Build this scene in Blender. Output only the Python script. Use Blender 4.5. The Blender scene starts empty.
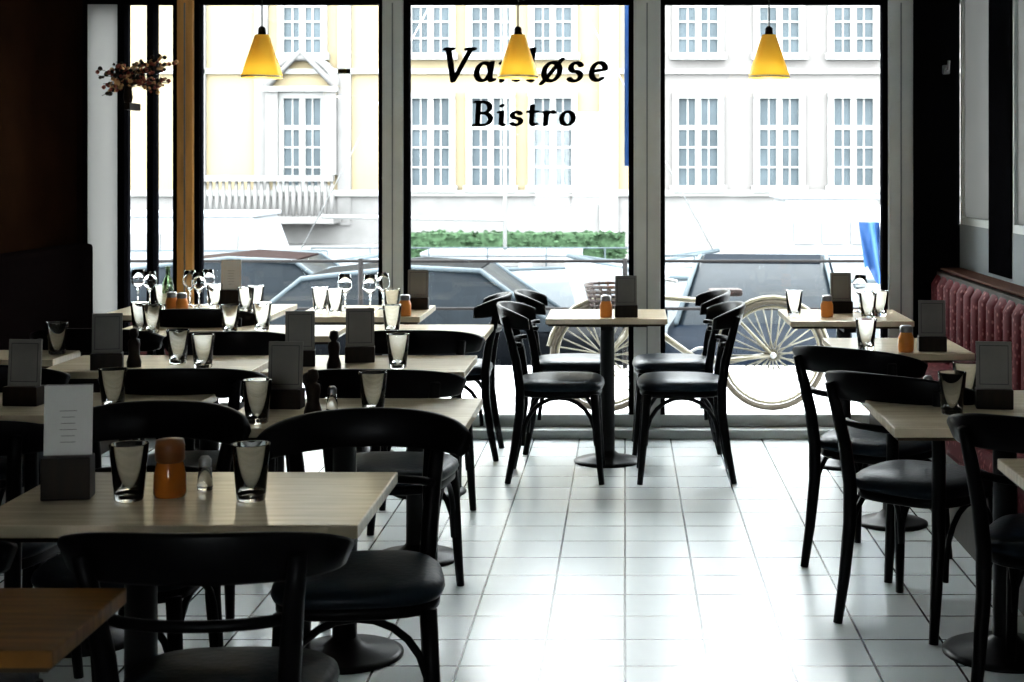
import bpy, bmesh, math, random
from mathutils import Vector, Matrix
random.seed(4)
scene=bpy.context.scene
F=1500.0; PX=625.0; PY=166.0; CH=1.5
def wx(px,Y): return (px-PX)*Y/F
def wz(py,Y): return CH-(py-PY)*Y/F
def onplane(px,py,h=0.75):
    Y=F*(CH-h)/(py-PY); return (wx(px,Y),Y,h)

# ---------------- materials ----------------
def mat(name,col,rough=0.5,metal=0.0,noise=0.0,nscale=8.0,bump=0.0,trans=0.0,ior=1.45,emit=None,estr=0,stretch=(1,1,1),spec=0.5,coat=0.0,translucent=0.0):
    m=bpy.data.materials.new(name); m.use_nodes=True
    nt=m.node_tree; b=nt.nodes['Principled BSDF']
    b.inputs['Base Color'].default_value=(*col,1); b.inputs['Roughness'].default_value=rough
    b.inputs['Metallic'].default_value=metal; b.inputs['IOR'].default_value=ior
    b.inputs['Transmission Weight'].default_value=trans
    b.inputs['Specular IOR Level'].default_value=spec
    b.inputs['Coat Weight'].default_value=coat
    if emit: 
        b.inputs['Emission Color'].default_value=(*emit,1); b.inputs['Emission Strength'].default_value=estr
    if noise>0 or bump>0:
        tc=nt.nodes.new('ShaderNodeTexCoord'); mp=nt.nodes.new('ShaderNodeMapping'); mp.inputs['Scale'].default_value=stretch
        n=nt.nodes.new('ShaderNodeTexNoise'); n.inputs['Scale'].default_value=nscale; n.inputs['Detail'].default_value=6
        nt.links.new(tc.outputs['Object'],mp.inputs['Vector']); nt.links.new(mp.outputs[0],n.inputs['Vector'])
        if noise>0:
            r=nt.nodes.new('ShaderNodeValToRGB')
            r.color_ramp.elements[0].position=0.3; r.color_ramp.elements[1].position=0.7
            r.color_ramp.elements[0].color=(*[c*(1-noise) for c in col],1)
            r.color_ramp.elements[1].color=(*[min(1,c*(1+noise*0.5)) for c in col],1)
            nt.links.new(n.outputs['Fac'],r.inputs['Fac']); nt.links.new(r.outputs['Color'],b.inputs['Base Color'])
        if bump>0:
            bp=nt.nodes.new('ShaderNodeBump'); bp.inputs['Strength'].default_value=bump; bp.inputs['Distance'].default_value=0.01
            nt.links.new(n.outputs['Fac'],bp.inputs['Height']); nt.links.new(bp.outputs[0],b.inputs['Normal'])
    if translucent>0:
        t=nt.nodes.new('ShaderNodeBsdfTranslucent'); t.inputs['Color'].default_value=(*col,1)
        mx=nt.nodes.new('ShaderNodeMixShader'); mx.inputs[0].default_value=translucent
        o=nt.nodes['Material Output']
        nt.links.new(b.outputs[0],mx.inputs[1]); nt.links.new(t.outputs[0],mx.inputs[2]); nt.links.new(mx.outputs[0],o.inputs['Surface'])
    return m
M={}
M['blackwood']=mat('black_lacquer_wood',(0.003,0.003,0.004),0.38,noise=0.3,nscale=20,spec=0.14)
M['vinyl']=mat('dark_vinyl',(0.005,0.013,0.021),0.42,bump=0.15,nscale=60,spec=0.28)
M['tabletop']=mat('pale_wood_top',(0.72,0.61,0.44),0.22,noise=0.16,nscale=5,stretch=(1,9,1),spec=0.7)
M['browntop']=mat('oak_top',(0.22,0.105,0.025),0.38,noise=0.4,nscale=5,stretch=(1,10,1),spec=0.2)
M['edge']=mat('table_edge',(0.05,0.035,0.02),0.5,noise=0.2,spec=.2)
M['iron']=mat('black_iron',(0.006,0.006,0.007),0.4,noise=0.2,spec=.25)
M['wallbrown']=mat('dark_brown_plaster',(0.022,0.011,0.006),1.0,noise=0.3,nscale=3,spec=.0)
M['wallgrey']=mat('grey_plaster',(0.22,0.24,0.25),0.8,noise=0.1,nscale=3)
M['wallwhite']=mat('white_plaster',(0.70,0.69,0.67),0.9,noise=0.05,nscale=3)
M['ceil']=mat('ceiling_paint',(0.80,0.80,0.79),0.9,noise=0.03)
M['alu']=mat('aluminium_frame',(0.55,0.575,0.56),0.45,metal=0.0,noise=0.06)
M['darkframe']=mat('dark_frame',(0.005,0.005,0.006),1.0,noise=0.2,spec=.0)
M['brownframe']=mat('brown_wood_frame',(0.66,0.37,0.12),0.5,noise=0.3,stretch=(1,1,0.1),nscale=20)
M['yellow']=mat('yellow_enamel',(0.88,0.62,0.085),0.4,noise=0.05,translucent=.16)
M['bulb']=mat('lamp_bulb',(1,0.95,0.8),0.5,emit=(1,0.88,0.65),estr=3,noise=0.01)
M['shadein']=mat('white_enamel',(0.9,0.85,0.6),0.5,noise=0.03)
M['cord']=mat('cord',(0.02,0.02,0.02),0.6,noise=0.1)
M['glass']=mat('clear_glass',(0.98,1.0,1.0),0.0,trans=1.0,ior=1.40)
M['greenglass']=mat('bottle_glass',(0.10,0.16,0.08),0.05,trans=.9,ior=1.4)
M['amber']=mat('amber_glass',(0.50,0.17,0.025),0.15,trans=0.35,ior=1.4,noise=0.15)
M['copper']=mat('copper_wood',(0.18,0.065,0.018),0.4,noise=0.3,nscale=30)
M['darkwood']=mat('dark_wood',(0.018,0.011,0.006),0.45,noise=0.4,nscale=30,stretch=(1,1,0.2),spec=.25)
M['orange']=mat('orange_ceramic',(0.70,0.26,0.05),0.4,noise=0.1)
M['paper']=mat('menu_paper',(0.62,0.61,0.575),0.6,noise=0.05)
M['greymenu']=mat('menu_cover_grey',(0.21,0.20,0.18),0.5,noise=0.15,spec=.3)
M['ink']=mat('ink',(0.05,0.05,0.05),0.6,noise=0.1)
M['lettering']=mat('black_vinyl_letters',(0.002,0.002,0.002),0.9,noise=0.1,spec=.0)
M['brass']=mat('brass_trim',(0.075,0.032,0.018),0.7,noise=0.1,spec=.1)
M['leather']=mat('dark_leather',(0.006,0.004,0.004),1.0,bump=0.2,nscale=40,spec=.0)
M['flower']=mat('dried_flower',(0.36,0.10,0.07),0.8,noise=0.4,nscale=30)
M['flower2']=mat('dried_flower_pale',(0.75,0.46,0.23),0.8,noise=0.4,nscale=30)
M['twig']=mat('twig',(0.03,0.018,0.01),0.8,noise=0.3)
# outside
M['cream']=mat('cream_stucco',(0.156,0.130,0.086),0.9,noise=0.05,nscale=1.5,spec=.05)
M['greyst']=mat('grey_stucco',(0.110,0.104,0.101),0.9,noise=0.08,nscale=1.5,spec=.05)
M['stone']=mat('stone',(0.114,0.111,0.109),0.9,noise=0.12,nscale=3,spec=.05)
M['trimwhite']=mat('facade_white',(0.18,0.18,0.175),0.8,noise=0.04,spec=.05)
M['white']=mat('white_paint',(0.30,0.30,0.29),0.6,noise=0.04)
M['pane']=mat('street_pane',(0.044,0.055,0.062),0.4,noise=0.35,nscale=1.2,spec=.12)
M['pave']=mat('pavement',(0.42,0.42,0.42),0.9,noise=0.12,nscale=3,bump=0.2)
M['water']=mat('water',(0.12,0.15,0.16),0.15,bump=0.8,nscale=2)
M['hedge']=mat('hedge_leaves',(0.038,0.064,0.036),0.9,noise=0.6,nscale=12,bump=1.0,spec=.05)
M['hullwhite']=mat('white_gelcoat',(0.15,0.157,0.165),0.4,noise=0.03,spec=.2)
M['hulldark']=mat('black_car_paint',(0.0012,0.0016,0.0022),0.5,noise=0.2,spec=.02)
M['hullred']=mat('maroon_paint',(0.007,0.0024,0.0022),0.5,noise=0.2,spec=.02)
M['hullblue']=mat('blue_car_paint',(0.0012,0.003,0.006),0.5,noise=0.2,spec=.02)
M['carglass']=mat('car_glass',(0.006,0.008,0.010),0.3,noise=0.2,spec=.05)
M['tyre']=mat('tyre_black',(0.005,0.005,0.005),0.8,noise=0.2,spec=.1)
M['bluecloth']=mat('blue_cloth',(0.010,0.055,0.17),0.7,noise=0.1)
M['bikecream']=mat('cream_bike_paint',(0.12,0.105,0.07),0.4,noise=0.05)
M['rubber']=mat('tyre_rubber',(0.045,0.035,0.022),0.7,noise=0.1)
M['steel']=mat('steel',(0.30,0.30,0.30),0.3,metal=0.8,noise=0.05)
M['wicker']=mat('wicker',(0.02,0.009,0.006),0.8,noise=0.6,nscale=40,bump=0.8)
M['rail']=mat('rail_paint',(0.010,0.009,0.009),0.6,noise=0.2,spec=.1)

def tile_mat():
    m=bpy.data.materials.new('floor_tiles'); m.use_nodes=True; nt=m.node_tree; b=nt.nodes['Principled BSDF']
    tc=nt.nodes.new('ShaderNodeTexCoord'); mp=nt.nodes.new('ShaderNodeMapping')
    br=nt.nodes.new('ShaderNodeTexBrick'); br.offset=0.0; br.squash=1.0
    br.inputs['Scale'].default_value=1.0; br.inputs['Brick Width'].default_value=0.25; br.inputs['Row Height'].default_value=0.25
    br.inputs['Mortar Size'].default_value=0.0042; br.inputs['Mortar Smooth'].default_value=0.1; br.inputs['Bias'].default_value=0
    br.inputs['Color1'].default_value=(0.73,0.785,0.785,1); br.inputs['Color2'].default_value=(0.78,0.83,0.83,1); br.inputs['Mortar'].default_value=(0.04,0.06,0.07,1)
    nt.links.new(tc.outputs['Object'],mp.inputs['Vector']); nt.links.new(mp.outputs[0],br.inputs['Vector'])
    n=nt.nodes.new('ShaderNodeTexNoise'); n.inputs['Scale'].default_value=2.5; n.inputs['Detail'].default_value=5
    nt.links.new(tc.outputs['Object'],n.inputs['Vector'])
    mr=nt.nodes.new('ShaderNodeMapRange'); mr.inputs['To Min'].default_value=0.88; mr.inputs['To Max'].default_value=1.08
    nt.links.new(n.outputs['Fac'],mr.inputs['Value'])
    mx=nt.nodes.new('ShaderNodeVectorMath'); mx.operation='SCALE'
    nt.links.new(br.outputs['Color'],mx.inputs[0]); nt.links.new(mr.outputs[0],mx.inputs['Scale'])
    nt.links.new(mx.outputs[0],b.inputs['Base Color'])
    b.inputs['Roughness'].default_value=0.26; b.inputs['Specular IOR Level'].default_value=0.7
    bp=nt.nodes.new('ShaderNodeBump'); bp.invert=True; bp.inputs['Strength'].default_value=0.4; bp.inputs['Distance'].default_value=0.003
    nt.links.new(br.outputs['Fac'],bp.inputs['Height']); nt.links.new(bp.outputs[0],b.inputs['Normal'])
    return m
M['tiles']=tile_mat()
def thin_glass():
    m=bpy.data.materials.new('window_glass'); m.use_nodes=True; nt=m.node_tree
    for n in list(nt.nodes): nt.nodes.remove(n)
    o=nt.nodes.new('ShaderNodeOutputMaterial'); t=nt.nodes.new('ShaderNodeBsdfTransparent'); g=nt.nodes.new('ShaderNodeBsdfGlossy')
    t.inputs['Color'].default_value=(0.98,0.99,0.985,1); g.inputs['Roughness'].default_value=0.02
    fr=nt.nodes.new('ShaderNodeFresnel'); fr.inputs['IOR'].default_value=1.3
    mx=nt.nodes.new('ShaderNodeMixShader'); nt.links.new(fr.outputs[0],mx.inputs[0]); nt.links.new(t.outputs[0],mx.inputs[1]); nt.links.new(g.outputs[0],mx.inputs[2]); nt.links.new(mx.outputs[0],o.inputs[0])
    return m
M['winglass']=thin_glass()
def frosted(name,tv):
    m=bpy.data.materials.new(name); m.use_nodes=True; nt=m.node_tree
    for n in list(nt.nodes): nt.nodes.remove(n)
    o=nt.nodes.new('ShaderNodeOutputMaterial'); t=nt.nodes.new('ShaderNodeBsdfTranslucent'); g=nt.nodes.new('ShaderNodeBsdfDiffuse')
    t.inputs['Color'].default_value=(tv,tv,tv*.97,1); g.inputs['Color'].default_value=(0.4,0.4,0.4,1)
    mx=nt.nodes.new('ShaderNodeMixShader'); mx.inputs[0].default_value=0.3
    nt.links.new(t.outputs[0],mx.inputs[1]); nt.links.new(g.outputs[0],mx.inputs[2]); nt.links.new(mx.outputs[0],o.inputs[0])
    return m
M['frosted']=frosted('frosted_glass',.15); M['pillar_panel']=frosted('lit_pillar_panel',.36)
def burg():
    m=bpy.data.materials.new('burgundy_fabric'); m.use_nodes=True; nt=m.node_tree; b=nt.nodes['Principled BSDF']
    tc=nt.nodes.new('ShaderNodeTexCoord'); v=nt.nodes.new('ShaderNodeTexVoronoi'); v.inputs['Scale'].default_value=30
    r=nt.nodes.new('ShaderNodeValToRGB'); r.color_ramp.elements[0].color=(0.24,0.07,0.07,1); r.color_ramp.elements[1].color=(0.085,0.006,0.010,1)
    r.color_ramp.elements[0].position=0.1; r.color_ramp.elements[1].position=0.35
    nt.links.new(tc.outputs['Object'],v.inputs['Vector']); nt.links.new(v.outputs['Distance'],r.inputs['Fac']); nt.links.new(r.outputs['Color'],b.inputs['Base Color'])
    b.inputs['Roughness'].default_value=0.7; b.inputs['Specular IOR Level'].default_value=0.12
    return m
M['burgundy']=burg()

# ---------------- mesh builder ----------------
class B:
    def __init__(s): s.v=[]; s.f=[]; s.m=[]; s.sm=[]; s.mats=[]
    def mi(s,k):
        if k not in s.mats: s.mats.append(k)
        return s.mats.index(k)
    def add(s,vs,fs,k,smooth=False,mtx=None):
        o=len(s.v)
        for p in vs:
            p=Vector(p)
            if mtx is not None: p=mtx@p
            s.v.append(p[:])
        i=s.mi(k)
        for f in fs: s.f.append([o+a for a in f]); s.m.append(i); s.sm.append(smooth)
    def box(s,x0,x1,y0,y1,z0,z1,k,bev=0,mtx=None):
        bm=bmesh.new(); bmesh.ops.create_cube(bm,size=1)
        for v in bm.verts:
            v.co=Vector((x0+(v.co.x+.5)*(x1-x0),y0+(v.co.y+.5)*(y1-y0),z0+(v.co.z+.5)*(z1-z0)))
        if bev>0: bmesh.ops.bevel(bm,geom=list(bm.edges),offset=bev,segments=2,affect='EDGES',profile=0.6)
        bm.verts.index_update()
        s.add([v.co.copy() for v in bm.verts],[[v.index for v in f.verts] for f in bm.faces],k,False,mtx); bm.free()
    def cbox(s,c,d,k,bev=0,mtx=None):
        s.box(c[0]-d[0]/2,c[0]+d[0]/2,c[1]-d[1]/2,c[1]+d[1]/2,c[2]-d[2]/2,c[2]+d[2]/2,k,bev,mtx)
    def tube(s,pts,r,k,seg=8,closed=False,mtx=None):
        pts=[Vector(p) for p in pts]; n=len(pts)
        rs=r if isinstance(r,(list,tuple)) else [r]*n
        vs=[];fs=[]; up=None
        for i in range(n):
            if closed: t=pts[(i+1)%n]-pts[i-1]
            else: t=pts[min(i+1,n-1)]-pts[max(i-1,0)]
            t.normalize()
            if up is None:
                a=Vector((0,0,1)) if abs(t.z)<0.9 else Vector((1,0,0)); up=(a-t*a.dot(t)).normalized()
            else: up=(up-t*up.dot(t)).normalized()
            sd=t.cross(up)
            for j in range(seg):
                an=2*math.pi*j/seg; vs.append(pts[i]+(up*math.cos(an)+sd*math.sin(an))*rs[i])
        m=n if closed else n-1
        for i in range(m):
            a=i*seg; b=((i+1)%n)*seg
            for j in range(seg):
                j2=(j+1)%seg; fs.append([a+j,a+j2,b+j2,b+j])
        if not closed: fs.append(list(range(seg))[::-1]); fs.append([(n-1)*seg+j for j in range(seg)])
        s.add(vs,fs,k,True,mtx)
    def lathe(s,prof,k,seg=28,c=(0,0,0),mtx=None):
        vs=[];fs=[];n=len(prof)
        for (r,z) in prof:
            for j in range(seg):
                a=2*math.pi*j/seg; vs.append((c[0]+max(r,1e-4)*math.cos(a),c[1]+max(r,1e-4)*math.sin(a),c[2]+z))
        for i in range(n-1):
            for j in range(seg):
                j2=(j+1)%seg; fs.append([i*seg+j,i*seg+j2,(i+1)*seg+j2,(i+1)*seg+j])
        s.add(vs,fs,k,True,mtx)
    def mesh(s,name):
        me=bpy.data.meshes.new(name); me.from_pydata(s.v,[],s.f)
        for k in s.mats: me.materials.append(M[k])
        for p,i,sm in zip(me.polygons,s.m,s.sm): p.material_index=i; p.use_smooth=sm
        bm=bmesh.new(); bm.from_mesh(me); bmesh.ops.recalc_face_normals(bm,faces=list(bm.faces)); bm.to_mesh(me); bm.free()
        me.update(); return me
    def obj(s,name,loc=(0,0,0),rz=0):
        return put(s.mesh(name),name,loc,rz)
def put(me,name,loc=(0,0,0),rz=0,sc=1):
    o=bpy.data.objects.new(name,me); scene.collection.objects.link(o); o.location=loc; o.rotation_euler=(0,0,rz); o.scale=(sc,sc,sc); return o

# ---------------- room ----------------
XL,XR,YB,YW,ZC=-3.05,1.85,-2.5,8.35,2.75
b=B(); b.box(XL-.3,XR+.3,YB-.3,YW+.1,-.1,0,'tiles'); b.obj('floor')
b=B(); b.box(XL-.3,XR+.3,YB-.3,YW+.3,ZC,ZC+.2,'ceil'); b.obj('ceiling')
b=B(); b.box(XL-.25,XL,YB,YW+.2,0,ZC,'wallbrown'); b.obj('wall_left')
b=B()
b.box(XR,XR+.06,YB,YW,0,1.18,'wallgrey')
b.box(XR,XR+.06,YB,YW,2.6,ZC,'wallgrey')
b.box(XR-.008,XR+.08,7.17,7.60,0.96,2.6,'darkframe')
b.box(XR,XR+.06,YB,4.6,1.18,2.6,'wallwhite')
b.obj('wall_right')
for i,(a,c) in enumerate(((7.60,8.28),(4.6,7.17))):
    g=B(); g.box(XR+.02,XR+.03,a,c,1.18,2.6,'frosted'); g.box(XR+.002,XR+.058,a,c,1.18,1.22,'alu'); g.box(XR+.002,XR+.058,a,a+.03,1.22,2.6,'alu'); g.box(XR+.002,XR+.058,c-.03,c,1.22,2.6,'alu')
    g.obj('window_%d'%(6+i))
b=B()
b.box(XL,XR,YB-.2,YB,0,1.0,'wallbrown'); b.box(XL,XR,YB-.2,YB,2.2,ZC,'wallbrown')
for a,c in ((XL,-1.2),(-.2,XR)): b.box(a,c,YB-.2,YB,1.0,2.2,'wallbrown')
b.obj('wall_back')
g=B(); g.box(-1.2,-.2,YB-.12,YB-.11,1.0,2.2,'winglass')  # unseen window added behind the camera to let in fill light
for xx in (-1.2,-.72,-.24): g.box(xx,xx+.04,YB-.15,YB-.08,1.0,2.2,'darkframe')
g.obj('window_8')
ZT=2.405
b=B()
b.box(XL-.05,XR+.2,YW,YW+.2,ZT+.02,ZC,'darkframe')
b.box(1.60,XR,YW-.06,YW+.2,0,ZC,'darkframe')
b.box(XL-.05,-3.02,YW,YW+.2,0,ZT+.02,'wallbrown')
b.obj('wall_front')
b=B(); b.box(XL,1.6,8.24,YW,0,.05,'alu',.006); b.obj('trim_1')
b=B(); b.box(XL,1.6,YW,YW+.2,-.02,.05,'darkframe'); b.obj('trim_2')
def window(n,x0,x1,z0=.05,z1=ZT+.02,frame='alu',fw=.05,glass='winglass',low=.065):
    g=B()
    g.box(x0,x1,YW,YW+.10,z0,z0+low,frame,.004)
    g.box(x0,x1,YW,YW+.10,z1-.02,z1,'darkframe')
    for a,c in ((x0,x0+fw),(x1-fw,x1)): g.box(a,c,YW,YW+.10,z0+low,z1-.02,'darkframe',.003)
    g.box(x0+fw,x1-fw,YW+.045,YW+.055,z0+low,z1-.02,glass)
    g.obj('window_%d'%n)
window(1,-2.40,-1.345,fw=.028)
window(2,-1.235,.050,fw=.030)
window(3,.195,1.465,fw=.028)
window(5,-3.02,-2.815,z0=.35,fw=.012,glass='pillar_panel')  # translucent panel standing in for the white pillar, so it looks lit
g=B()
g.box(-2.815,-2.485,YW,YW+.1,.35,.42,'alu'); g.box(-2.815,-2.485,YW,YW+.1,ZT,ZT+.02,'darkframe')
for a,c in ((-2.815,-2.785),(-2.66,-2.625),(-2.515,-2.485)): g.box(a,c,YW-.01,YW+.1,.42,ZT,'darkframe',.003)
g.box(-2.785,-2.66,YW+.045,YW+.055,.42,ZT,'winglass'); g.box(-2.625,-2.515,YW+.045,YW+.055,.42,ZT,'winglass')
g.obj('window_4')
b=B(); b.box(-3.02,-2.485,YW,YW+.15,.05,.35,'wallbrown'); b.obj('trim_8')
def post(n,x0,x1,k,d=.03):
    g=B(); g.box(x0,x1,YW-d,YW+.12,.05,ZT+.02,k,.006); g.box((x0+x1)/2-.004,(x0+x1)/2+.004,YW-d-.004,YW-d+.002,.05,ZT,'wallgrey'); g.obj('trim_%d'%n)
post(3,-1.347,-1.233,'alu'); post(4,.048,.197,'alu'); post(5,1.463,1.60,'alu'); post(6,-2.487,-2.398,'brownframe')
b=B(); b.box(XL,XL+.02,YB,YW,0,.1,'darkframe'); b.obj('baseboard_left')
b=B(); b.box(XL,XL+.015,7.15,7.25,.1,ZC,'brownframe'); b.obj('trim_7')
b=B(); b.cbox((1.77,YW-.08,wz(70,8.3)),(.035,.05,.05),'steel',.005); b.tube([(1.77,YW-.09,wz(70,8.3)),(1.77,YW-.14,wz(70,8.3)),(1.77,YW-.15,wz(62,8.3))],.008,'steel'); b.obj('coat_hook')

# ---------------- lettering ----------------
def arc(cx,cy,rx,ry,a0,a1,n=18):
    return [(cx+rx*math.cos(math.radians(a0+(a1-a0)*i/n)),cy+ry*math.sin(math.radians(a0+(a1-a0)*i/n))) for i in range(n+1)]
GL={
 'V':(.80,[[(.08,1),(.36,0)],[(.36,0),(.74,1)],[(0,1),(.2,1)],[(.62,1),(.84,1)]]),
 'a':(.56,[arc(.24,.29,.2,.28,60,400),[(.45,.58),(.45,.1),(.50,.01),(.57,.04)]]),
 'n':(.60,[[(0,.56),(.09,.58),(.09,0)],[(.09,.36),(.2,.52),(.34,.58),(.44,.52),(.46,.4),(.46,.05),(.54,.02)]]),
 'l':(.30,[[(.02,.98),(.11,1),(.11,.05),(.2,.0)]]),
 'ø':(.60,[arc(.28,.29,.23,.29,0,360),[(.03,-.08),(.53,.68)]]),
 's':(.46,[arc(.2,.43,.15,.14,20,250,12)+arc(.2,.15,.17,.15,80,-150,14)]),
 'e':(.52,[[(.06,.3),(.44,.36)]+arc(.25,.3,.2,.28,15,310,20)]),
 'B':(.70,[[(.12,1),(.12,0)],[(0,1),(.3,1)]+arc(.3,.76,.24,.24,90,-90,12)+[(.12,.52)],[(.3,.52)]+arc(.32,.26,.27,.26,90,-90,12)+[(0,0)]]),
 'i':(.28,[[(.02,.56),(.11,.58),(.11,.05),(.2,.0)],[(.11,.82),(.115,.86)]]),
 't':(.38,[[(.13,.85),(.13,.1),(.2,.0),(.3,.04)],[(0,.58),(.32,.58)]]),
 'r':(.44,[[(0,.56),(.09,.58),(.09,0)],[(.09,.38),(.2,.54),(.32,.6),(.38,.52)]]),
 'o':(.58,[arc(.27,.29,.22,.29,0,360)]),
}
def hull(ps):
    ps=sorted(set(ps))
    def half(p):
        h=[]
        for q in p:
            while len(h)>1 and (h[-1][0]-h[-2][0])*(q[1]-h[-2][1])-(h[-1][1]-h[-2][1])*(q[0]-h[-2][0])<=0: h.pop()
            h.append(q)
        return h
    a=half(ps); c=half(ps[::-1]); return a[:-1]+c[:-1]
def word(txt,px0,px1,pyb,pyt,name,nw=.088,nh=.05,sh=.14):
    Y=YW+.04; x=0; strokes=[]; sp=.17
    for ch in txt:
        w,ss=GL[ch]
        for s_ in ss: strokes.append([(x+p[0],p[1]) for p in s_])
        x+=w+sp
    tot=x-sp+.2; X0=wx(px0,Y); X1=wx(px1,Y); z0=wz(pyb,Y); H=wz(pyt,Y)-z0; sx=(X1-X0)/tot
    g=B(); nib=[]
    for i in range(12):
        a=2*math.pi*i/12; u,v=nw*math.cos(a),nh*math.sin(a); c_,s_=math.cos(.3),math.sin(.3); nib.append((u*c_-v*s_,u*s_+v*c_))
    for s_ in strokes:
        for p,q in zip(s_[:-1],s_[1:]):
            pts=[(round(p[0]+a,5),round(p[1]+c,5)) for a,c in nib]+[(round(q[0]+a,5),round(q[1]+c,5)) for a,c in nib]
            h=hull(pts)
            g.add([(X0+(a+sh*c)*sx,Y,z0+c*H) for a,c in h],[list(range(len(h)))],'lettering')
    return g
g1=word('Vanløse',441,613,81,49,'a'); g2=word('Bistro',474,581,125,102,'b',.10,.055,.05)
o=len(g1.v); g1.v+=g2.v; g1.f+=[[a+o for a in f] for f in g2.f]; g1.m+=g2.m; g1.sm+=g2.sm
g1.obj('window_lettering_sign')

# ---------------- pendants ----------------
b=B()
b.lathe([(.10,0),(.101,.012),(.036,.205),(.034,.212),(0,.213)],'yellow')
b.lathe([(.1015,-.001),(.1025,.004),(.1015,.010),(.0995,.011)],'shadein')
b.lathe([(0,.213),(.02,.213),(.018,.245),(.006,.255),(0,.256)],'darkwood',16)
b.tube([(0,0,.25),(0,0,ZC-1.935)],.0035,'cord',6)
b.lathe([(0,ZC-1.935),(.05,ZC-1.935),(.045,ZC-1.955),(0,ZC-1.957)],'cord',20)
b.lathe([(0,.02),(.02,.026),(.03,.05),(.022,.08),(.012,.11),(0,.11)],'bulb',14)
pm=b.mesh('pendant_lamp')
for px,py in ((262,75),(518,74),(769,77)):
    Y=7.4; put(pm,'pendant_lamp',(wx(px,Y),Y,1.935))
# ---------------- chair ----------------
def chair_mesh():
    b=B()
    def outline(sc,z,n=40):
        r=[]
        for j in range(n):
            a=2*math.pi*j/n; c,s=math.cos(a),math.sin(a)
            x=math.copysign(abs(c)**(2/3.2),c)*.205; y=math.copysign(abs(s)**(2/3.2),s)*.205
            x*=1+.35*y
            r.append((x*sc,y*sc,z))
        return r
    def rings(lst,k):
        vs=[];fs=[];n=40
        for sc,z in lst: vs+=outline(sc,z)
        for i in range(len(lst)-1):
            for j in range(n): fs.append([i*n+j,i*n+(j+1)%n,(i+1)*n+(j+1)%n,(i+1)*n+j])
        b.add(vs,fs,k,True)
    rings([(.001,.405),(.94,.405),(.97,.41),(.97,.435),(.9,.437)],'blackwood')
    rings([(.9,.432),(1.0,.437),(1.03,.450),(1.01,.465),(.93,.478),(.7,.486),(.35,.490),(.001,.491)],'vinyl')
    for s in (-1,1):
        b.tube([(s*.175,.165,.42),(s*.185,.178,.25),(s*.192,.19,.10),(s*.198,.20,0)],[.021,.019,.016,.014],'blackwood',10)
        b.tube([(s*.175,-.245,0),(s*.168,-.215,.15),(s*.163,-.19,.32),(s*.163,-.188,.45),(s*.172,-.205,.58),(s*.185,-.235,.70),(s*.198,-.258,.79)],[.015,.019,.022,.023,.022,.020,.017],'blackwood',10)
        b.tube([(s*.178,.172*math.cos(math.radians(a)),.18+.225*math.sin(math.radians(a))**.8) for a in range(0,180,15)]+[(s*.178,-.172,.18)],.010,'blackwood',8)
    b.tube([(.178*math.cos(math.radians(a)),.172,.18+.225*math.sin(math.radians(a))**.8) for a in range(0,180,15)]+[(-.178,.172,.18)],.010,'blackwood',8)
    vs=[];fs=[];N=28
    for i in range(N+1):
        t=-1+2*i/N; a=math.radians(78*t)
        cx=.262*math.sin(a)/math.sin(math.radians(78)); cy=-.10-.19*math.cos(a)
        nx,ny=math.sin(a)*.9,-math.cos(a); l=math.hypot(nx,ny); nx/=l; ny/=l
        h=.050*(1-.45*abs(t)**3); zc=.789-.028*abs(t)**2.2; th=.012
        lean=.012
        prof=[(-th,-h+.008),(-th*.5,-h),(th*.5,-h),(th,-h+.008),(th,h-.008),(th*.5,h),(-th*.5,h),(-th,h-.008)]
        for o_,zz in prof:
            oo=o_+lean*zz/h; vs.append((cx+nx*oo,cy+ny*oo,zc+zz))
    for i in range(N):
        for j in range(8): fs.append([i*8+j,i*8+(j+1)%8,(i+1)*8+(j+1)%8,(i+1)*8+j])
    fs.append(list(range(8))[::-1]); fs.append([N*8+j for j in range(8)])
    b.add(vs,fs,'blackwood',True)
    b.tube([(.18*math.sin(math.radians(a))/1,-.165-.085*math.cos(math.radians(a)),.655) for a in range(-80,81,10)],.012,'blackwood',8)
    return b.mesh('dining_chair')
cm=chair_mesh()
R=math.radians
CH_=[ # x,y,rot (0 = faces +Y)
 (-.80,3.00,R(1)),(-.67,3.80,R(186)),(-1.30,3.93,R(178)),(-1.80,4.20,0),
 (-.80,5.18,R(-4)),(-1.50,5.20,R(4)),(-.86,6.34,0),(-1.62,6.30,R(3)),
 (-2.15,5.30,R(-8)),(-2.2,6.40,R(0)),(-2.0,7.25,0),
 (-.90,7.80,R(90)),
 (-.31,7.26,R(-90)),(.27,7.26,R(90)),(-.28,7.98,R(-88)),(.25,7.98,R(90)),
 (.96,5.70,R(-38)),(.99,5.00,R(-40)),(1.22,4.20,R(-30)),
 (-1.42,2.98,R(-2)),
]
for x,y,r in CH_: put(cm,'dining_chair',(x,y,0),r)
# ---------------- tables ----------------
def table(x0,x1,y0,y1,top='tabletop',col=None,rb=.19):
    cx,cy=(x0+x1)/2,(y0+y1)/2; w,d=x1-x0,y1-y0
    if col: ox,oy=col[0]-cx,col[1]-cy
    else: ox=oy=0
    b=B()
    b.box(-w/2,w/2,-d/2,d/2,.722,.75,top,.004)
    b.box(-w/2+.012,w/2-.012,-d/2+.012,d/2-.012,.712,.7225,'edge')
    b.box(-w/2+.1,w/2-.1,oy-.03,oy+.03,.685,.713,'iron'); b.box(ox-.03,ox+.03,-d/2+.08,d/2-.08,.685,.713,'iron')
    b.lathe([(.038,.03),(.036,.69),(.06,.70),(0,.70)],'iron',20,(ox,oy,0))
    b.lathe([(0,0),(rb,0),(rb,.008),(rb-.02,.016),(.07,.03),(.045,.05),(.036,.06)],'iron',40,(ox,oy,0))
    b.obj('restaurant_table',(cx,cy,0))
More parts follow.
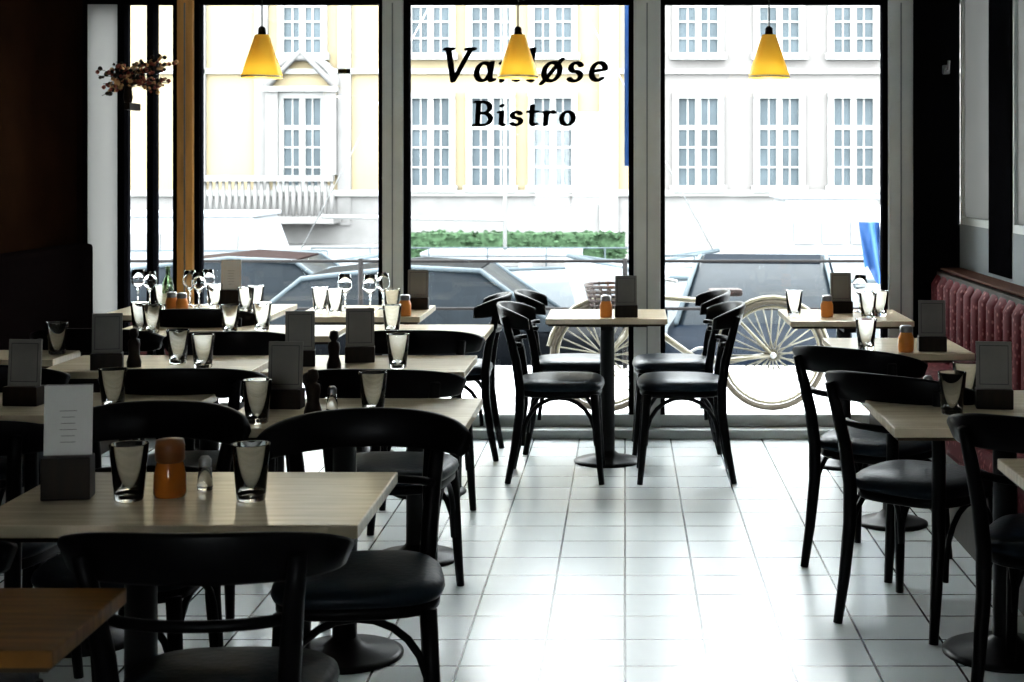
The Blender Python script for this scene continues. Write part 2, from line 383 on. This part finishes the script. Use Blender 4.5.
table(-1.38,-.557,3.13,3.68,col=(-1.11,3.44))
table(-1.19,-.46,4.29,4.85,col=(-.86,4.60),rb=.18)
table(-2.25,-1.35,4.52,4.97,col=(-1.72,4.76))
table(-1.33,-.585,5.46,5.95,col=(-.80,5.74),rb=.17)
table(-2.15,-1.37,5.48,5.95,col=(-1.6,5.77),rb=.17)
table(-1.22,-.62,6.62,7.10,col=(-.9,6.90),rb=.17)
table(-2.32,-1.30,6.62,7.08,col=(-1.6,6.88),rb=.17)
table(-2.65,-1.78,7.55,8.15)
table(-1.66,-1.02,7.46,8.08,col=(-1.38,7.8),rb=.18)
table(-2.87,-2.22,5.82,6.12,col=(-2.6,6.0),rb=.14)
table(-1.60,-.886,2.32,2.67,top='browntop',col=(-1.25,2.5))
table(-.39,.21,7.36,7.86,col=(-.09,7.62),rb=.17)
table(.77,1.42,4.29,5.02,col=(1.17,4.62))
table(.955,1.6,3.30,3.85,col=(1.28,3.58))
table(.86,1.40,6.00,6.55,col=(1.12,6.3),rb=.15)
table(.80,1.40,7.25,7.85,rb=.17)
# ---------------- tabletop items ----------------
def tumbler():
    b=B(); b.lathe([(0,0),(.030,0),(.032,.004),(.043,.125),(.0425,.127),(.0415,.125),(.0305,.016),(0,.014)],'glass',32); return b.mesh('drinking_glass')
tm=tumbler()
for px,py in ((129,500),(251,500),(113,410),(257,423),(373,414),(398,368),(178,363),(57,354),(866,350),(952,414),(203,368),(140,330),(152,333),(162,309),(215,308),(392,314),(794,316),(966,402),(880,316),(868,319),(230,333),(262,330),(246,312),(256,310),(320,312),(392,333),(335,314)):
    x,y,z=onplane(px,py); put(tm,'drinking_glass',(x,y,.7505))
b=B(); b.lathe([(0,0),(.034,0),(.032,.003),(.005,.008),(.004,.08),(.012,.09),(.036,.12),(.038,.14),(.030,.19),(.0292,.19),(.037,.14),(.035,.121),(.010,.094),(0,.092)],'glass',24); wm=b.mesh('wine_glass')
for px,py in ((150,306),(190,305),(199,308),(383,308),(860,311),(138,304),(208,304),(345,310),(370,311)):
    x,y,z=onplane(px,py+1); put(wm,'wine_glass',(x,y,.7505))
b=B(); b.lathe([(0,0),(.034,0),(.036,.01),(.036,.13),(.028,.165),(.014,.19),(.013,.24),(.015,.245),(.015,.25),(0,.251)],'greenglass',20); bt=b.mesh('glass_bottle')
x,y,z=onplane(168,306); put(bt,'glass_bottle',(x,y,.7505),0,.85)
b=B(); b.lathe([(0,0),(.034,0),(.037,.008),(.036,.05),(.031,.072),(.029,.078)],'amber',28); b.lathe([(.029,.078),(.033,.083),(.033,.115),(.030,.128),(.0,.130)],'copper',28); am=b.mesh('amber_spice_jar')
x,y,z=onplane(170,496); put(am,'amber_spice_jar',(x,y,.7505))
b=B(); b.lathe([(0,0),(.026,0),(.027,.02),(.018,.05),(.023,.085),(.020,.10),(.010,.106),(.018,.12),(.014,.142),(0,.146)],'darkwood',24); dm=b.mesh('pepper_mill')
for px,py in ((313,418),(134,367),(334,370)):
    x,y,z=onplane(px,py); put(dm,'pepper_mill',(x,y,.7505))
b=B(); b.lathe([(0,0),(.028,0),(.031,.01),(.031,.06),(.024,.078),(.022,.08)],'orange',24); b.lathe([(.025,.08),(.026,.10),(.02,.107),(0,.108)],'steel',24); om=b.mesh('orange_spice_jar')
for px,py in ((906,352),(606,317),(182,314),(172,313),(405,316),(827,317)):
    x,y,z=onplane(px,py); put(om,'orange_spice_jar',(x,y,.7505))
b=B(); b.lathe([(0,0),(.017,0),(.018,.01),(.014,.055),(0,.056)],'glass',20); b.lathe([(.0145,.055),(.015,.07),(.009,.078),(0,.079)],'steel',20); sm_=b.mesh('salt_shaker')
for px,py in ((205,490),(332,412),(928,400)):
    x,y,z=onplane(px,py); put(sm_,'salt_shaker',(x,y,.7505))
def menu(w,h,paper,base):
    b=B()
    b.box(-w/2,w/2,-.03,.03,0,base,'darkwood',.003)
    T=Matrix.Translation((0,0,base*.5))@Matrix.Rotation(R(-4),4,'X')
    b.box(-w/2+.002,w/2-.002,-.0035,.0035,0,h-base*.5,'greymenu',.001,T)
    if paper:
        b.box(-w/2+.001,w/2-.001,-.0065,-.0038,base*.5+.002,h-base*.5-.002,'paper',0,T)
        for i in range(6):
            ww=w*.5*(.5+.5*random.random()); z=base*.5+.03+i*.014
            b.box(-ww/2,ww/2,-.0069,-.0066,z,z+.0014,'greymenu',0,T)
    else:
        b.box(-w/2+.012,w/2-.012,-.0048,-.0036,base*.5+.012,h-base*.5-.012,'ink',0,T)
        b.box(-w/2+.014,w/2-.014,-.0052,-.0049,base*.5+.014,h-base*.5-.014,'greymenu',0,T)
    return b.mesh('menu_holder')
mp=menu(.107,.255,True,.095); md=menu(.112,.205,False,.06)
for px,py,me,rz in ((68,498,mp,8),(24,405,md,-6),(107,369,md,12),(285,408,md,-4),(360,362,md,8),(626,317,md,4),(932,351,md,-5),(994,408,md,-8),(841,313,md,6),(231,308,mp,5),(418,309,md,0),(300,366,md,10)):
    x,y,z=onplane(px,py); put(me,'menu_holder',(x,y,.7505),R(rz))
# ---------------- banquettes ----------------
def banquette():
    b=B(); Y0,Y1=4.5,8.18; N=int((Y1-Y0)/.012); vs=[];fs=[]
    P=[(0,.46),(.0,.50),(.0,.60),(.0,.72),(.0,.86),(.012,.905),(.05,.925),(.12,.93)]
    for i in range(N+1):
        y=Y0+(Y1-Y0)*i/N; u=abs(math.sin(math.pi*(y-Y0)/.155))**.5*.035
        for (dx,z) in P:
            bl=1 if z<.9 else .5
            vs.append((1.70+dx-u*bl,y,z))
    n=len(P)
    for i in range(N):
        for j in range(n-1): fs.append([i*n+j,i*n+j+1,(i+1)*n+j+1,(i+1)*n+j])
    b.add(vs,fs,'burgundy',True)
    b.box(1.70,1.835,Y0,Y1,.10,.925,'darkwood')
    b.box(1.72,1.838,Y0-.01,Y1+.01,.932,.945,'brass',.004)
    b.box(1.28,1.72,Y0,Y1,.34,.47,'burgundy',.03)
    b.box(1.33,1.72,Y0+.02,Y1-.02,.0,.34,'darkwood')
    b.obj('banquette_bench')
banquette()
b=B(); b.box(-3.02,-2.90,5.0,8.2,.3,1.08,'leather',.03); b.box(-3.02,-2.68,6.5,8.2,.32,.46,'leather',.03); b.box(-3.02,-2.72,6.5,8.18,0,.32,'darkwood'); b.obj('leather_bench')
# ---------------- dried flowers ----------------
b=B(); Y=8.18
c0=Vector((wx(128,Y),Y,wz(97,Y)))
b.box(c0.x-.015,c0.x+.015,c0.y-.02,YW,c0.z-.07,c0.z-.03,'darkwood',.004)
b.lathe([(0,0),(.02,0),(.026,.03),(.02,.07),(.024,.085),(.018,.085)],'darkwood',16,(c0.x,c0.y,c0.z-.03))
for i in range(50):
    ex=c0.x+random.uniform(-.17,.27); ez=c0.z+random.uniform(-.03,.20)+(.04 if ex>c0.x else 0); ey=c0.y+random.uniform(-.08,.06)
    mid=Vector(((c0.x*1.3+ex*.7)/2,(c0.y+ey)/2,(c0.z+ez)/2+.05))
    b.tube([c0+Vector((0,0,.05)),mid,(ex,ey,ez)],[.003,.002,.0015],'twig',5)
    for k in range(7):
        t=random.random(); p=mid.lerp(Vector((ex,ey,ez)),t)+Vector((random.uniform(-.015,.015),random.uniform(-.015,.015),random.uniform(-.015,.015)))
        r=random.uniform(.007,.014); kk=random.choice(('flower','flower2','twig'))
        b.lathe([(0,-r),(r*.8,-r*.5),(r,0),(r*.7,r*.6),(0,r)],kk,6,p)
b.obj('dried_flower_arrangement')

# ---------------- outside ----------------
ZR=-.85
b=B(); b.box(-14,14,YW+.2,11.5,-.12,-.03,'pave'); b.box(-14,14,11.4,11.5,-1.4,-.12,'stone'); b.obj('pavement')
b=B(); b.box(-30,30,11.5,16.6,ZR-.2,ZR,'pave'); b.obj('street_road')
b=B(); b.box(-30,30,16.6,24,-1.5,-1.25,'water'); b.obj('canal_water')
b=B(); b.box(-30,30,24,31,-1.6,-.05,'stone'); b.obj('quay_ground')
b=B(); Y=11.35
for z in (.78,.42): b.tube([(-8,Y,z),(8,Y,z)],.012,'rail',8)
for i in range(9): b.tube([(-8+i*2,Y,-.03),(-8+i*2,Y,.80)],.020,'rail',8)
b.obj('quay_railing')
YF=30.0
def facade(name,x0,x1,k,cols,yoff=0,rows=((97,187),(-20,55),(-150,-70))):
    b=B(); y=YF+yoff
    b.box(x0,x1,y,y+1,-.05,9.5,k)
    b.box(x0,x1,y-.06,y,-.05,wz(196,YF),'stone'); b.box(x0,x1,y-.14,y,wz(196,YF),wz(190,YF),'trimwhite')
    b.box(x0,x1,y-.10,y,wz(74,YF),wz(69,YF),'trimwhite'); b.box(x0,x1,y-.4,y,9.3,9.6,'trimwhite')
    for pc,pw in cols:
        for (t,bt) in rows:
            xa,xb=wx(pc-pw/2,YF),wx(pc+pw/2,YF); za,zb=wz(bt,YF),wz(t,YF)
            b.box(xa,xb,y-.02,y+.01,za,zb,'pane')
            f=.09
            b.box(xa-f,xa+.03,y-.10,y,za,zb,'trimwhite'); b.box(xb-.03,xb+f,y-.10,y,za,zb,'trimwhite')
            b.box(xa-f,xb+f,y-.12,y,zb-.03,zb+f,'trimwhite'); b.box(xa-f-.05,xb+f+.05,y-.2,y,za-.1,za+.03,'trimwhite')
            cx=(xa+xb)/2
            b.box(cx-.06,cx+.06,y-.08,y,za,zb,'trimwhite')
            for q in (.25,.75):
                xx=xa+(xb-xa)*q; b.box(xx-.015,xx+.015,y-.05,y,za,zb,'trimwhite')
            for q in (.22,.44,.66):
                zz=za+(zb-za)*q; w_=.045 if q==.66 else .018
                b.box(xa,xb,y-.06,y,zz-w_,zz+w_,'trimwhite')
    return b,y
b,y=facade('l',-16,.35,'cream',[(c,40) for c in (-150,-80,-10,60,303,431,491,553)])
def Xf(p): return wx(p,YF)
for p in (274,332): b.box(Xf(p)-.12,Xf(p)+.12,y-.22,y,wz(175,YF),wz(92,YF),'stone')
b.box(Xf(266),Xf(340),y-.3,y,wz(92,YF),wz(87,YF),'trimwhite')
pts=arc(Xf(303),wz(88,YF),.68,.62,0,180,16)
b.tube([(p[0],y-.15,p[1]) for p in pts],.09,'stone',8)
b.tube([(Xf(268),y-.2,wz(88,YF)),(Xf(303),y-.2,wz(52,YF)),(Xf(338),y-.2,wz(88,YF))],.07,'stone',8)
b.box(Xf(208),Xf(342),y-.9,y,wz(222,YF),wz(215,YF),'stone'); b.box(Xf(208),Xf(342),y-.95,y-.75,wz(181,YF),wz(175,YF),'stone')
for i in range(22):
    xx=Xf(210)+(Xf(340)-Xf(210))*i/21; b.tube([(xx,y-.85,wz(216,YF)),(xx,y-.85,wz(198,YF)),(xx,y-.85,wz(180,YF))],[.03,.05,.03],'stone',6)
for p in (200,262,345): b.box(Xf(p)-.13,Xf(p)+.13,y-.10,y,wz(225,YF),9,'stone')
b.box(Xf(600),Xf(618),y-.12,y,-.05,9,'trimwhite')
b.obj('cream_town_building')
b,y=facade('r',.36,16,'greyst',[(c,42) for c in (698,779,853,930,1005,1080,1160,1240)],0)
b.obj('grey_town_building')
# hedge
b=B(); Yh=25; xa,xb=wx(405,Yh),wx(625,Yh)
for i in range(1600):
    p=Vector((random.uniform(xa,xb),Yh+random.uniform(-.35,.3),random.uniform(-.0,.40))); r=random.uniform(.04,.08)
    T=Matrix.Translation(p)@Matrix.Rotation(random.random()*6,4,'Z')@Matrix.Rotation(random.random()*3,4,'X')
    b.add([(-r,0,0),(0,-r*.5,0.02),(r,0,0),(0,r*.5,.02)],[[0,1,2,3]],'hedge',False,T)
b.box(xa,xb,Yh-.25,Yh+.25,-.05,.38,'hedge')
b.obj('hedge')
# boats
def boat(name,L,bw,top,keel,hk,loc,cabin=None,ck='hullwhite',mast=0,flip=1):
    b=B(); N=24; vs=[];fs=[]; prof=6
    for i in range(N+1):
        t=-1+2*i/N
        hw=bw/2*max(.02,(1-abs((t+.15)/1.15)**2.6 if t>-.15 else 1-.25*abs((t+.15)/.85)**3))
        sh=top+.18*max(0,t)**2*(top-keel)
        row=[]
        for j in range(prof+1):
            q=j/prof; z=keel+(sh-keel)*q; w=hw*(q**.45)
            xx=t*L/2*(.86+.14*q) if t>0 else t*L/2
            row.append((flip*xx,w,z))
        vs+=row+[(p[0],-p[1],p[2]) for p in row[::-1]]
    n=2*(prof+1)
    for i in range(N):
        for j in range(n): fs.append([i*n+j,i*n+(j+1)%n,(i+1)*n+(j+1)%n,(i+1)*n+j])
    fs.append(list(range(n))); fs.append([N*n+j for j in range(n)][::-1])
    b.add(vs,fs,hk,True)
    for s in (-1,1):
        b.tube([(flip*(-L/2),s*bw*.38,top+.02),(0,s*bw*.5,top+.02),(flip*L*.3,s*bw*.36,top+.05),(flip*L*.49,0,top+.2*(top-keel))],.03,'pane',6)
    if cabin:
        x0,x1,h=cabin
        w=bw*.36; z0=top-.05; z1=top+h; sl=.35*h
        vs=[(x0,-w,z0),(x1,-w,z0),(x1,w,z0),(x0,w,z0),(x0+sl*.4,-w*.85,z1),(x1-sl,-w*.85,z1),(x1-sl,w*.85,z1),(x0+sl*.4,w*.85,z1)]
        vs=[(flip*p[0],p[1],p[2]) for p in vs]
        b.add(vs,[[0,1,5,4],[1,2,6,5],[2,3,7,6],[3,0,4,7],[4,5,6,7],[0,3,2,1]],ck)
        for i in range(3):
            a=x0+sl*.5+(x1-x0-sl*1.6)*(i+.1)/3; c=x0+sl*.5+(x1-x0-sl*1.6)*(i+.85)/3
            for s in (-1,1):
                ya=s*(w*.93+.01); b.box(min(flip*a,flip*c),max(flip*a,flip*c),ya-.02,ya+.02,z0+h*.5,z0+h*.78,'stone')
        b.cbox((flip*(x0+x1-sl*.6)/2,0,z1+.02),(x1-x0-sl,w*1.8,.05),ck,.01)
    if mast:
        b.tube([(0,0,top),(0,0,top+mast)],.030,'trimwhite',8)
        b.tube([(0,0,top+mast),(flip*L*.48,0,top+.2)],.008,'steel',5); b.tube([(0,0,top+mast),(-flip*L*.48,0,top+.1)],.008,'steel',5)
        b.tube([(0,0,top+.7),(-flip*L*.42,0,top+.75)],.03,'trimwhite',8)
    for i in range(7):
        xx=flip*L*(-.42+.13*i); b.tube([(xx,-bw*.40,top),(xx,-bw*.40,top+.32)],.012,'pane',5)
    b.tube([(flip*L*(-.42),-bw*.40,top+.32),(flip*L*.36,-bw*.40,top+.32)],.012,'pane',5)
    b.obj(name,loc)
boat('motor_boat',6.5,2.2,.10,-1.24,'hullwhite',(wx(165,20),20,0),cabin=(-1.8,1.6,.75))
boat('motor_boat',6.0,2.2,.10,-1.24,'hullwhite',(wx(800,19),19,0),cabin=(-1.0,.6,1.0),flip=-1)
boat('sailing_boat',6.5,1.8,.0,-1.24,'hullwhite',(wx(505,22.3),22.3,0),cabin=(-1.2,1.2,.2),mast=6)
# cars
def car(paint):
    b=B(); W=.86
    st=[(-2.05,.55,.40,.70),(-1.98,.70,.30,.86),(-1.6,.80,.22,.93),(-.9,.85,.20,.95),(0,.86,.20,.95),(.9,.86,.20,.92),(1.5,.82,.22,.84),(1.95,.70,.28,.72),(2.08,.52,.38,.60)]
    vs=[];fs=[]
    for x,w,zl,zh in st:
        zm=(zl+zh)/2
        vs+=[(x,-w*.9,zl),(x,-w,zl+.1),(x,-w,zm),(x,-w*.97,zh-.06),(x,-w*.86,zh),(x,0,zh+.02),(x,w*.86,zh),(x,w*.97,zh-.06),(x,w,zm),(x,w,zl+.1),(x,w*.9,zl)]
    n=11
    for i in range(len(st)-1):
        for j in range(n): fs.append([i*n+j,i*n+(j+1)%n,(i+1)*n+(j+1)%n,(i+1)*n+j])
    fs.append(list(range(n))); fs.append([(len(st)-1)*n+j for j in range(n)])
    b.add(vs,fs,paint,True)
    gh=[(-1.75,.74,.93),(-1.25,.64,1.36),(-.3,.64,1.46),(.35,.63,1.42),(1.05,.74,.90)]
    vs=[];fs=[]
    for x,w,z in gh: vs+=[(x,-.78,.90),(x,-w,z-.03),(x,-w*.9,z),(x,w*.9,z),(x,w,z-.03),(x,.78,.90)]
    for i in range(4):
        for j in range(5): fs.append([i*6+j,i*6+j+1,(i+1)*6+j+1,(i+1)*6+j])
    b.add(vs,fs,'carglass',True)
    b.add([(-1.2,-.57,1.375),(-.3,-.57,1.475),(.33,-.56,1.435),(.33,.56,1.435),(-.3,.57,1.475),(-1.2,.57,1.375),(-1.2,-.57,1.355),(-.3,-.57,1.455),(.33,-.56,1.415),(.33,.56,1.415),(-.3,.57,1.455),(-1.2,.57,1.355)],
      [[0,1,4,5],[1,2,3,4],[0,6,7,1],[1,7,8,2],[2,8,9,3],[3,9,10,4],[4,10,11,5],[5,11,6,0]],paint)
    for s in (-1,1):
        b.tube([(1.05,s*.75,.91),(.34,s*.62,1.42),(-.3,s*.62,1.45),(-1.24,s*.62,1.35),(-1.75,s*.74,.93)],.025,'pane',8)
        b.tube([(-.25,s*.76,.92),(-.3,s*.63,1.44)],.03,paint,8)
        for x in (-1.3,1.32):
            T=Matrix.Translation((x,s*.80,.31))@Matrix.Rotation(R(90),4,'X')
            b.lathe([(0,-.10),(.29,-.10),(.31,-.07),(.31,.07),(.29,.10),(0,.10)],'tyre',24,mtx=T)
            b.lathe([(0,-.108),(.19,-.108),(.2,-.1)],'steel',20,mtx=T); b.lathe([(0,.108),(.19,.108),(.2,.1)],'steel',20,mtx=T)
        b.cbox((.8,s*.93,.98),(.10,.16,.11),paint,.02)
        b.cbox((1.98,s*.52,.60),(.10,.26,.10),'hullwhite',.02); b.cbox((-2.02,s*.52,.68),(.06,.22,.12),'hullred',.02)
        b.cbox((-.45,s*.865,.80),(.16,.03,.03),'steel',.005)
    return b.mesh('car')
for k,px,Y,fl in (('hulldark',450,13.9,0),('hullred',275,15.2,0),('hullblue',762,14.6,-97)):
    put(car(k),'car',(wx(px,Y),Y,ZR),R(fl))
b=B(); Y=9.6; x=wx(872,Y)
b.tube([(x+.06,Y,-.03),(x+.06,Y,1.25)],.012,'steel',8); b.lathe([(0,0),(.12,0),(.12,.02),(.02,.05),(0,.05)],'steel',20,(x+.06,Y,-.03))
vs=[];fs=[]
for i in range(7):
    for j in range(9):
        vs.append((x+.05-.13*i/6+.03*j/8,Y+.03*math.sin(i*1.3+j*.3),1.14-(.34+.06*math.sin(i*.9))*j/8))
for i in range(6):
    for j in range(8): fs.append([i*9+j,i*9+j+1,(i+1)*9+j+1,(i+1)*9+j])
b.add(vs,fs,'bluecloth',True); b.obj('blue_flag')
b=B(); Y=9.0; x=wx(626,Y)
b.tube([(x+.04,Y,-.03),(x+.04,Y,2.75)],.014,'steel',8); b.box(x-.01,x+.035,Y-.003,Y+.003,1.5,2.7,'bluecloth'); b.lathe([(0,0),(.12,0),(.12,.02),(.02,.05),(0,.05)],'steel',20,(x+.04,Y,-.03))
b.obj('blue_street_banner')
# bicycle
def bike(basket):
    b=B(); r=.33
    for cx in (-.52,.52):
        b.tube([(cx+r*math.cos(2*math.pi*i/40),0,r+r*math.sin(2*math.pi*i/40)) for i in range(40)],.018,'rubber',8,closed=True)
        b.tube([(cx+(r-.03)*math.cos(2*math.pi*i/40),0,r+(r-.03)*math.sin(2*math.pi*i/40)) for i in range(40)],.010,'bikecream',6,closed=True)
        b.tube([(cx,-.05,r),(cx,.05,r)],.02,'steel',10)
        for i in range(32):
            a=2*math.pi*i/32; a2=a+(.5 if i%2 else -.5)
            b.tube([(cx+.02*math.cos(a2),(.025 if i%2 else -.025),r+.02*math.sin(a2)),(cx+(r-.03)*math.cos(a),0,r+(r-.03)*math.sin(a))],.0045,'bikecream',4)
        b.tube([(cx+(r+.03)*math.cos(R(a)),0,r+(r+.03)*math.sin(R(a))) for a in (range(20,200,12) if cx<0 else range(10,150,12))],.014,'bikecream',6)
    bb=(-.08,0,.28); st=(-.20,0,.66); hd=(.30,0,.70); hd2=(.34,0,.58)
    for p,q,rr in ((bb,hd2,.02),(st,hd,.017),(bb,st,.018),((-.52,0.04,.33),bb,.011),((-.52,-.04,.33),bb,.011),((-.52,.04,.33),st,.010),((-.52,-.04,.33),st,.010),(hd,hd2,.022)):
        b.tube([p,q],rr,'bikecream',8)
    for s in (-.05,.05): b.tube([(.34,s*.6,.58),(.40,s,.45),(.52,s,.33)],.012,'bikecream',8)
    b.tube([st,(-.22,0,.72)],.013,'steel',8); b.tube([hd,(.27,0,.78)],.013,'steel',8)
    b.tube([(.10,-.28,.81),(.22,-.25,.83),(.29,-.1,.80),(.27,0,.78),(.29,.1,.80),(.22,.25,.83),(.10,.28,.81)],.012,'steel',8)
    b.box(-.33,-.12,-.07,.07,.70,.745,'wicker',.02)
    b.tube([(bb[0]+.09*math.cos(2*math.pi*i/20),-.05,bb[2]+.09*math.sin(2*math.pi*i/20)) for i in range(20)],.008,'steel',6,closed=True)
    b.tube([(-.08,-.08,.28),(-.02,-.08,.13)],.01,'steel',6); b.cbox((-.02,-.13,.12),(.09,.09,.02),'iron',.004)
    b.tube([(-.08,.08,.28),(-.14,.08,.43)],.01,'steel',6); b.cbox((-.14,.13,.44),(.09,.09,.02),'iron',.004)
    if basket:
        for k in range(6): 
            z=.62+.03*k; w=.11+.008*k
            b.tube([(.50+w*math.cos(2*math.pi*i/16),w*1.2*math.sin(2*math.pi*i/16),z) for i in range(16)],.010,'wicker',5,closed=True)
        for i in range(16):
            a=2*math.pi*i/16; b.tube([(.50+.105*math.cos(a),.13*math.sin(a),.61),(.50+.15*math.cos(a),.18*math.sin(a),.78)],.007,'wicker',4)
        b.lathe([(0,.712),(.10,.712),(.10,.72),(0,.72)],'wicker',16,(.5,0,-.10))
    b.tube([(-.08,.05,.2),(-.05,.2,.03)],.01,'steel',6)
    return b.mesh('bicycle')
put(bike(True),'bicycle',(.40,9.35,-.010),R(183))

# ---------------- light ----------------
w=bpy.data.worlds.new('sky'); scene.world=w; w.use_nodes=True
bg=w.node_tree.nodes['Background']; bg.inputs['Color'].default_value=(0.92,0.97,1.0,1); bg.inputs['Strength'].default_value=18.5
for px in (262,518,769):
    l=bpy.data.lights.new('pendant_bulb_light','POINT'); l.energy=1.5; l.color=(1,.88,.68); l.shadow_soft_size=.02
    lo=bpy.data.objects.new('pendant_bulb_light',l); lo.location=(wx(px,7.4),7.4,1.945); scene.collection.objects.link(lo)
# ---------------- camera ----------------
cd=bpy.data.cameras.new('camera'); cam=bpy.data.objects.new('camera',cd); scene.collection.objects.link(cam)
cam.location=(0,0,CH); cam.rotation_euler=(R(90),0,0)
cd.sensor_width=36; cd.lens=F/1024*36; cd.shift_x=-113/1024; cd.shift_y=-175/1024; cd.clip_end=200; cd.clip_start=.05
cd.dof.use_dof=True; cd.dof.focus_distance=5.2; cd.dof.aperture_fstop=8.0
scene.camera=cam
scene.view_settings.view_transform='Standard'
try: scene.view_settings.look='Medium High Contrast'
except Exception as e: print(e)
scene.view_settings.exposure=0.0
